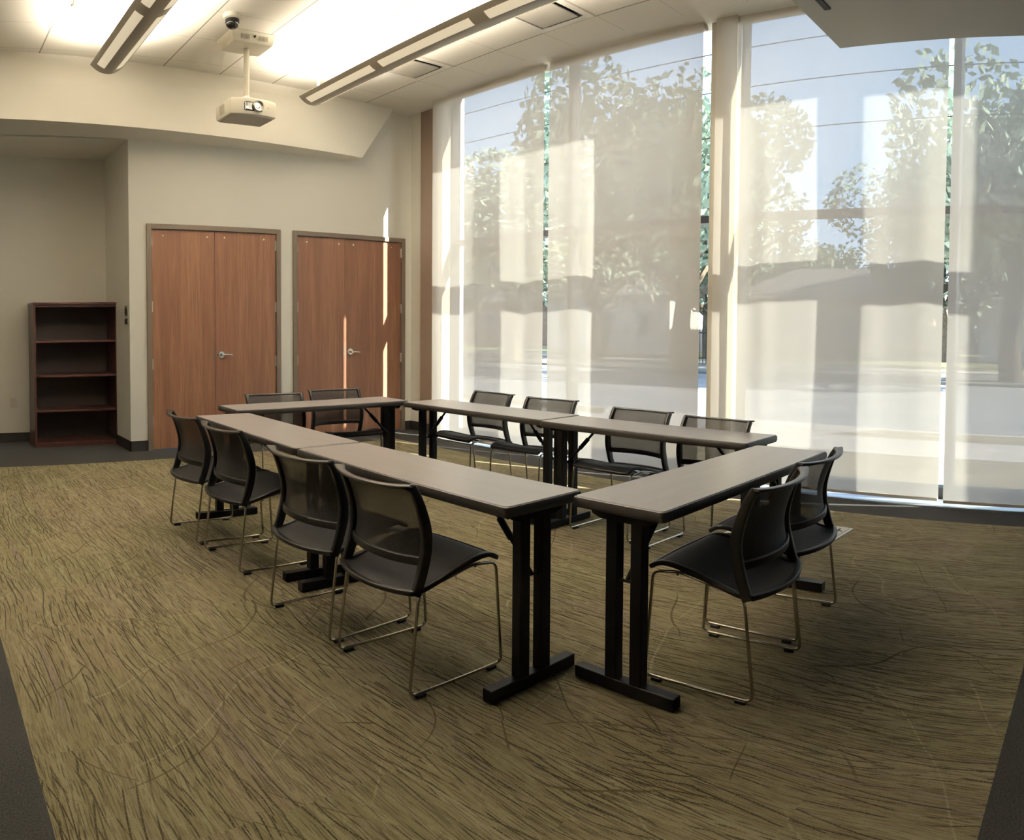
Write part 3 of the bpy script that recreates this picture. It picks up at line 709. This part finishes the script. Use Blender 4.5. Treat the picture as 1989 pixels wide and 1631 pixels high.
# ------------------------------------------------------------------ chairs (local: +x is forward, rear feet at x=0)
def make_chair():
    root = empty('mesh_chair', (0, 0, 0)); hy = 0.24
    for s in (-1, 1):
        y = s * hy; m = MB()
        path = fillet([(0.0, y, 0.016), (0.455, y, 0.016), (0.425, y * 0.985, 0.432), (0.31, y * 0.97, 0.446), (0.045, y * 0.985, 0.395)], 0.032, 6, True)
        m.tube(path, 0.0062, 10, True); fr = m.build('sled_leg', M_ROD, root, smooth=True)
        for gx in (0.05, 0.40):
            g = MB(); g.box(gx - 0.022, gx + 0.022, y - 0.010, y + 0.010, 0.0, 0.014); g.build('glide', M_BLKP, fr, bev=0.003)
    m = MB()
    for cx, cz in ((0.32, 0.437), (0.09, 0.398)): m.tube([(cx, -hy * 0.975, cz), (cx, hy * 0.975, cz)], 0.006, 10)
    m.build('cross_rod', M_ROD, root, smooth=True)
    # seat surface
    prof = catmull([(0.015, 0, 0.398), (0.07, 0, 0.402), (0.16, 0, 0.425), (0.26, 0, 0.452), (0.345, 0, 0.468), (0.40, 0, 0.466), (0.437, 0, 0.447)], 5)
    def seat_pt(u, v, dz=0.0):
        t = 2 * v - 1; q = u * (len(prof) - 1); i = min(int(q), len(prof) - 2); p = prof[i].lerp(prof[i + 1], q - i)
        k = (1 - t * t)
        x = p.x - 0.055 * k * (1 - u) ** 2 + 0.012 * k * u ** 3
        return (x, t * (hy - 0.006 - 0.01 * u), p.z - 0.016 * k * math.sin(math.pi * min(1, u * 1.1 + 0.05)) + dz)
    m = MB(); m.grid(lambda u, v: seat_pt(u, v, 0.002), 24, 14)
    m.build('seat', M_SMESH, root, smooth=True, solid=0.004)
    ring = [seat_pt(u / 20, 0) for u in range(20)] + [seat_pt(1, v / 14) for v in range(14)] + [seat_pt(1 - u / 20, 1) for u in range(20)] + [seat_pt(0, 1 - v / 14) for v in range(14)]
    m = MB(); m.sweep(ring, rbox(0.012, 0.010, 0.6), True); m.build('seat_rim', M_BLKP, root, smooth=True)
    # back: stiles, top rail, lower rail, mesh
    st = catmull([(0.030, 0, 0.385), (0.055, 0, 0.45), (0.078, 0, 0.54), (0.080, 0, 0.61), (0.060, 0, 0.69), (0.030, 0, 0.765), (0.008, 0, 0.797)], 5)
    def xs(z):
        for a, c in zip(st, st[1:]):
            if a.z <= z <= c.z: return a.x + (c.x - a.x) * (z - a.z) / (c.z - a.z)
        return st[-1].x
    for s in (-1, 1):
        m = MB(); n = len(st)
        m.sweep([(p.x, s * (hy - 0.006), p.z) for p in st], rbox(0.012, 0.021, 0.6), fixed=(0, 1, 0), scale=[(1, 0.75 + 0.35 * math.sin(math.pi * min(1, 0.15 + i / n))) for i in range(n)])
        m.build('back_stile', M_BLKP, root, smooth=True)
    m = MB(); N = 24; path = []; sc = []
    for i in range(N + 1):
        t = -1 + 2 * i / N; path.append((0.008 - 0.062 * (1 - abs(t) ** 2.2), t * (hy + 0.004), 0.795 + 0.006 * abs(t) ** 6 - 0.004 * (1 - t * t)))
        sc.append((0.85 + 0.55 * abs(t) ** 4, 1.0 if abs(t) < 0.98 else 0.7))
    m.sweep(path, rbox(0.017, 0.0065, 0.9), fixed=(1, 0, 0), scale=sc); m.build('top_rail', M_RAIL, root, smooth=True)
    m = MB(); path = []
    for i in range(N + 1):
        t = -1 + 2 * i / N; path.append((xs(0.505) - 0.060 * (1 - abs(t) ** 2.2), t * (hy - 0.008), 0.505))
    m.sweep(path, rbox(0.008, 0.017, 0.8), fixed=(1, 0, 0)); m.build('lower_rail', M_BLKP, root, smooth=True)
    m = MB()
    def bk(u, v):
        t = 2 * v - 1; z = 0.51 + (0.792 - 0.51) * u
        return (xs(z) - (0.060 - 0.006 * math.sin(math.pi * u)) * (1 - abs(t) ** 2.2), t * (hy - 0.012), z)
    m.grid(bk, 12, 16); m.build('backrest', M_BMESH, root, smooth=True)
    return root
CH = [  # x, y of the rear centre, facing angle in degrees, label
 (1.613, 2.367, 0, 'black mesh chair nearest the camera on the left row'),
 (1.604, 2.935, 4, 'black mesh chair on the left row, second from the camera'),
 (1.646, 3.915, 1, 'black mesh chair on the left row, third from the camera'),
 (1.640, 4.528, 0, 'black mesh chair on the left row, farthest from the camera'),
 (2.623, 1.200, 93, 'black mesh chair at the nearest cross table, left of the pair'),
 (3.178, 1.262, 91, 'black mesh chair at the nearest cross table, closer to the windows'),
 (4.37, 4.60, 176, 'black mesh chair on the window row, closest to the doors'),
 (4.34, 3.92, 183, 'black mesh chair in front of the bright shade gap on the window row'),
 (4.20, 2.97, 178, 'black mesh chair on the window row, third from the doors'),
 (4.12, 2.335, 178, 'black mesh chair on the window row, before the beige column'),
 (2.81, 5.545, -98, 'black mesh chair at the far cross table, left one'),
 (3.448, 5.65, -94, 'black mesh chair at the far cross table, right one before the lit door')]
proto = make_chair()
for i, (x, y, a, lab) in enumerate(CH):
    o = proto if i == 0 else copy_tree(proto)
    o.location = (x, y, 0); o.rotation_euler = (0, 0, R(a)); tag(o, lab, 'chair', 'black mesh sled chairs around the tables')

# ------------------------------------------------------------------ outside
ZG = -0.15
def ground(name, x0, x1, m_, label, z=ZG, y0=-60, y1=90):
    b = MB(); b.box(x0, x1, y0, y1, z - 0.3, z); o = b.build(name, m_); tag(o, label, None, None, 'structure'); return o
ground('lawn', 6.02, 8.65, M_LAWN, 'dry lawn strip outside the windows', ZG)
ground('sidewalk', 8.65, 9.95, M_WALK, 'pale concrete sidewalk beyond the lawn', ZG + 0.005)
ground('verge', 9.95, 10.75, M_LAWN, 'grass verge between sidewalk and street', ZG)
ground('street', 10.9, 21.8, M_ROAD, 'sunlit street outside', ZG - 0.10)
ground('curb', 10.75, 10.9, M_WALK, 'concrete curb at the near side of the street', ZG)
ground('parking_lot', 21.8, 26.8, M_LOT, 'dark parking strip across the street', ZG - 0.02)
ground('far_sidewalk', 26.8, 28.2, M_WALK, 'bright far sidewalk', ZG)
ground('far_lawn', 28.2, 120, M_GRASS, 'far lawn under the trees', ZG)
b = MB(); b.prism([(8.7, 4.9), (10.9, 3.2), (10.9, 8.5), (8.7, 7.0)], ZG - 0.2, ZG + 0.012)
tag(b.build('driveway_apron', M_WALK), 'pale driveway apron crossing the verge', None, None, 'structure')

def tree_mesh(seed, h, r, nleaf, leafm, lsize):
    rnd = random.Random(seed)
    t = MB(); trunk = catmull([(0, 0, -0.1), (0.1, 0.05, h * 0.15), (-0.05, 0.15, h * 0.35), (0.15, 0.1, h * 0.6)], 5)
    n = len(trunk); t.sweep(trunk, [(math.cos(2 * math.pi * k / 10) * 0.28, math.sin(2 * math.pi * k / 10) * 0.28) for k in range(10)], scale=[(1.25 - 0.8 * i / n,) * 2 for i in range(n)])
    for k in range(9):
        a = 2.4 * k + rnd.uniform(-0.3, 0.3); z0 = h * rnd.uniform(0.2, 0.45); L = r * rnd.uniform(0.6, 0.95)
        p = catmull([(0, 0.1, z0), (math.cos(a) * L * 0.45, math.sin(a) * L * 0.45, z0 + h * 0.16), (math.cos(a) * L, math.sin(a) * L, z0 + h * rnd.uniform(0.2, 0.4))], 5)
        t.sweep(p, [(math.cos(2 * math.pi * q / 6) * 0.11, math.sin(2 * math.pi * q / 6) * 0.11) for q in range(6)], scale=[(1.1 - 0.85 * i / len(p),) * 2 for i in range(len(p))])
    c = MB(); blobs = []
    for k in range(16):
        a = rnd.uniform(0, 2 * math.pi); q = rnd.uniform(0, 0.75) * r
        blobs.append((Vector((math.cos(a) * q, math.sin(a) * q, h * rnd.uniform(0.42, 0.82))), r * rnd.uniform(0.32, 0.5)))
    for k in range(nleaf):
        cpt, br = blobs[rnd.randrange(len(blobs))]
        d = Vector((rnd.gauss(0, 1), rnd.gauss(0, 1), rnd.gauss(0, 0.8))).normalized() * br * rnd.uniform(0.45, 1.0) ** 0.5
        p = cpt + d; u = Vector((rnd.gauss(0, 1), rnd.gauss(0, 1), rnd.gauss(0, 1))).normalized(); v = u.orthogonal().normalized()
        s = lsize * rnd.uniform(0.6, 1.3)
        c.add([p - u * s - v * s * 0.2, p + v * s * 0.6, p + u * s, p - v * s * 0.6], [(0, 1, 2, 3)])
    root = empty('tree', (0, 0, ZG)); t.build('trunk', M_BARK, root, smooth=True); c.build('foliage', leafm, root)
    return root
TP = [tree_mesh(3, 10.0, 4.6, 13000, M_LEAF, 0.15), tree_mesh(8, 9.0, 4.0, 12000, M_LEAF2, 0.15), tree_mesh(21, 8.0, 4.2, 11000, M_LEAF, 0.17)]
def az(a, d): return (d * math.sin(R(a)), d * math.cos(R(a)))
TR = [(0, 57.5, 24, 1.0, 'large oak with forked trunk seen left of the column'),
      (1, 82.5, 23.5, 1.2, 'broad pale tree filling the right shade panels'),
      (2, 59.8, 36, 1.12, 'rounded tree just right of the column, left of the sky gap'),
      (0, 51.0, 33, 0.85, 'tree behind the second shade from the doors'),
      (1, 45.0, 31, 1.0, 'pale tree seen through the shade nearest the doors'),
      (2, 68.0, 50, 0.9, 'distant low tree under the blue sky gap'),
      (2, 40.0, 38, 1.1, 'distant tree at the left end of the windows'),
      (0, 84, 31, 1.15, 'tall tree at the right edge of the windows'),
      (1, 57.0, 50, 1.3, 'far tree showing in the gap beside the column'),
      (2, 77.2, 37, 1.2, 'dark tree between the sky gap and the broad pale tree')]
used = set()
for k, a, d, s, lab in TR:
    o = TP[k] if k not in used else copy_tree(TP[k]); used.add(k)
    x, y = az(a, d); o.location = (x, y, ZG); o.scale = (s, s, s); o.rotation_euler = (0, 0, a * 1.7); tag(o, lab, 'tree', 'trees across the street')

b = MB(); rnd = random.Random(77)
for k in range(9000):
    yy = rnd.uniform(-8, 75); cz = 2.6 + 1.6 * math.sin(yy * 0.31) + 0.9 * math.sin(yy * 0.83 + 1)
    p = Vector((52 + rnd.gauss(0, 1.2), yy, ZG + rnd.uniform(0, 1) ** 0.8 * (cz + 2.2)))
    u = Vector((rnd.gauss(0, 1), rnd.gauss(0, 1), rnd.gauss(0, 1))).normalized(); v = u.orthogonal().normalized(); q = rnd.uniform(0.35, 0.8)
    b.add([p - u * q, p + v * q * 0.7, p + u * q, p - v * q * 0.7], [(0, 1, 2, 3)])
tag(b.build('hedge', M_LEAF), 'long wavy treeline of leaves far behind the houses', 'treeline', None, 'stuff')

def house(x, y, w, d, h, wallm, label, rz=0.0, wins=4):
    r = empty('house', (x, y, ZG), rz); tag(r, label, 'house', 'houses across the street')
    m = MB(); m.box(0, d, -w / 2, w / 2, 0, h); wl = m.build('house_wall', wallm, r)
    m = MB(); e = 0.5; m.add([(-e, -w / 2 - e, h), (d + e, -w / 2 - e, h), (d + e, w / 2 + e, h), (-e, w / 2 + e, h), (d / 2, -w / 2 + d * 0.3, h + d * 0.24), (d / 2, w / 2 - d * 0.3, h + d * 0.24)],
          [(0, 1, 2, 3), (0, 4, 1), (0, 3, 5, 4), (1, 4, 5, 2), (3, 2, 5)]); m.build('roof', M_ROOF, r)
    for k in range(wins):
        yy = -w / 2 + w * (k + 0.5) / wins; f = MB(); f.box(-0.06, 0.02, yy - 0.6, yy + 0.6, 1.0, 2.4); fo = f.build('house_window', M_SIDING, wl)
        g = MB(); g.box(-0.08, -0.05, yy - 0.52, yy + 0.52, 1.08, 2.32); g.build('pane', M_PANE, fo)
    m = MB(); m.box(-0.05, 0.02, w * 0.03 - 0.45, w * 0.03 + 0.45, 0, 2.1); m.build('front_door', M_CHERRY, wl)
    return r
house(36, 14.5, 11, 8, 3.1, M_BRICKH, 'low tan brick house behind the wide right shade', 0.0)
house(35, 27.5, 9, 8, 3.3, M_SIDING, 'white house glimpsed beside the large oak', 0.0, 3)
house(38, 42, 12, 9, 3.2, M_BRICKH, 'tan house seen through the doorside shades', 0.0)
house(37, 0.5, 12, 8, 3.2, M_SIDING, 'white house seen through the rightmost shade', 0.0)
r = empty('iron_fence', (26.2, 17.5, ZG)); tag(r, 'black iron fence seen through the gap beside the column', 'fence')
m = MB(); m.box(-0.02, 0.02, -4, 4, 1.25, 1.3); m.box(-0.02, 0.02, -4, 4, 0.2, 0.25); m.build('fence_rail', M_BLKM, r)
m = MB()
for k in range(54): m.box(-0.012, 0.012, -4 + k * 0.15 - 0.012, -4 + k * 0.15 + 0.012, 0.0, 1.5)
m.build('pickets', M_BLKM, r)
for k, (xx, zz, lab) in enumerate(((13.0, 6.9, 'highest power line crossing the sky outside'), (13.2, 6.2, 'middle power line crossing the sky outside'), (12.6, 5.1, 'lowest power line crossing the sky outside'))):
    m = MB(); m.tube([(xx, y, zz + 0.0012 * (y - 8) ** 2) for y in range(-40, 60, 4)], 0.010, 6)
    tag(m.build('power_line', M_BLKM, smooth=True), lab, 'cable', 'power lines over the street')
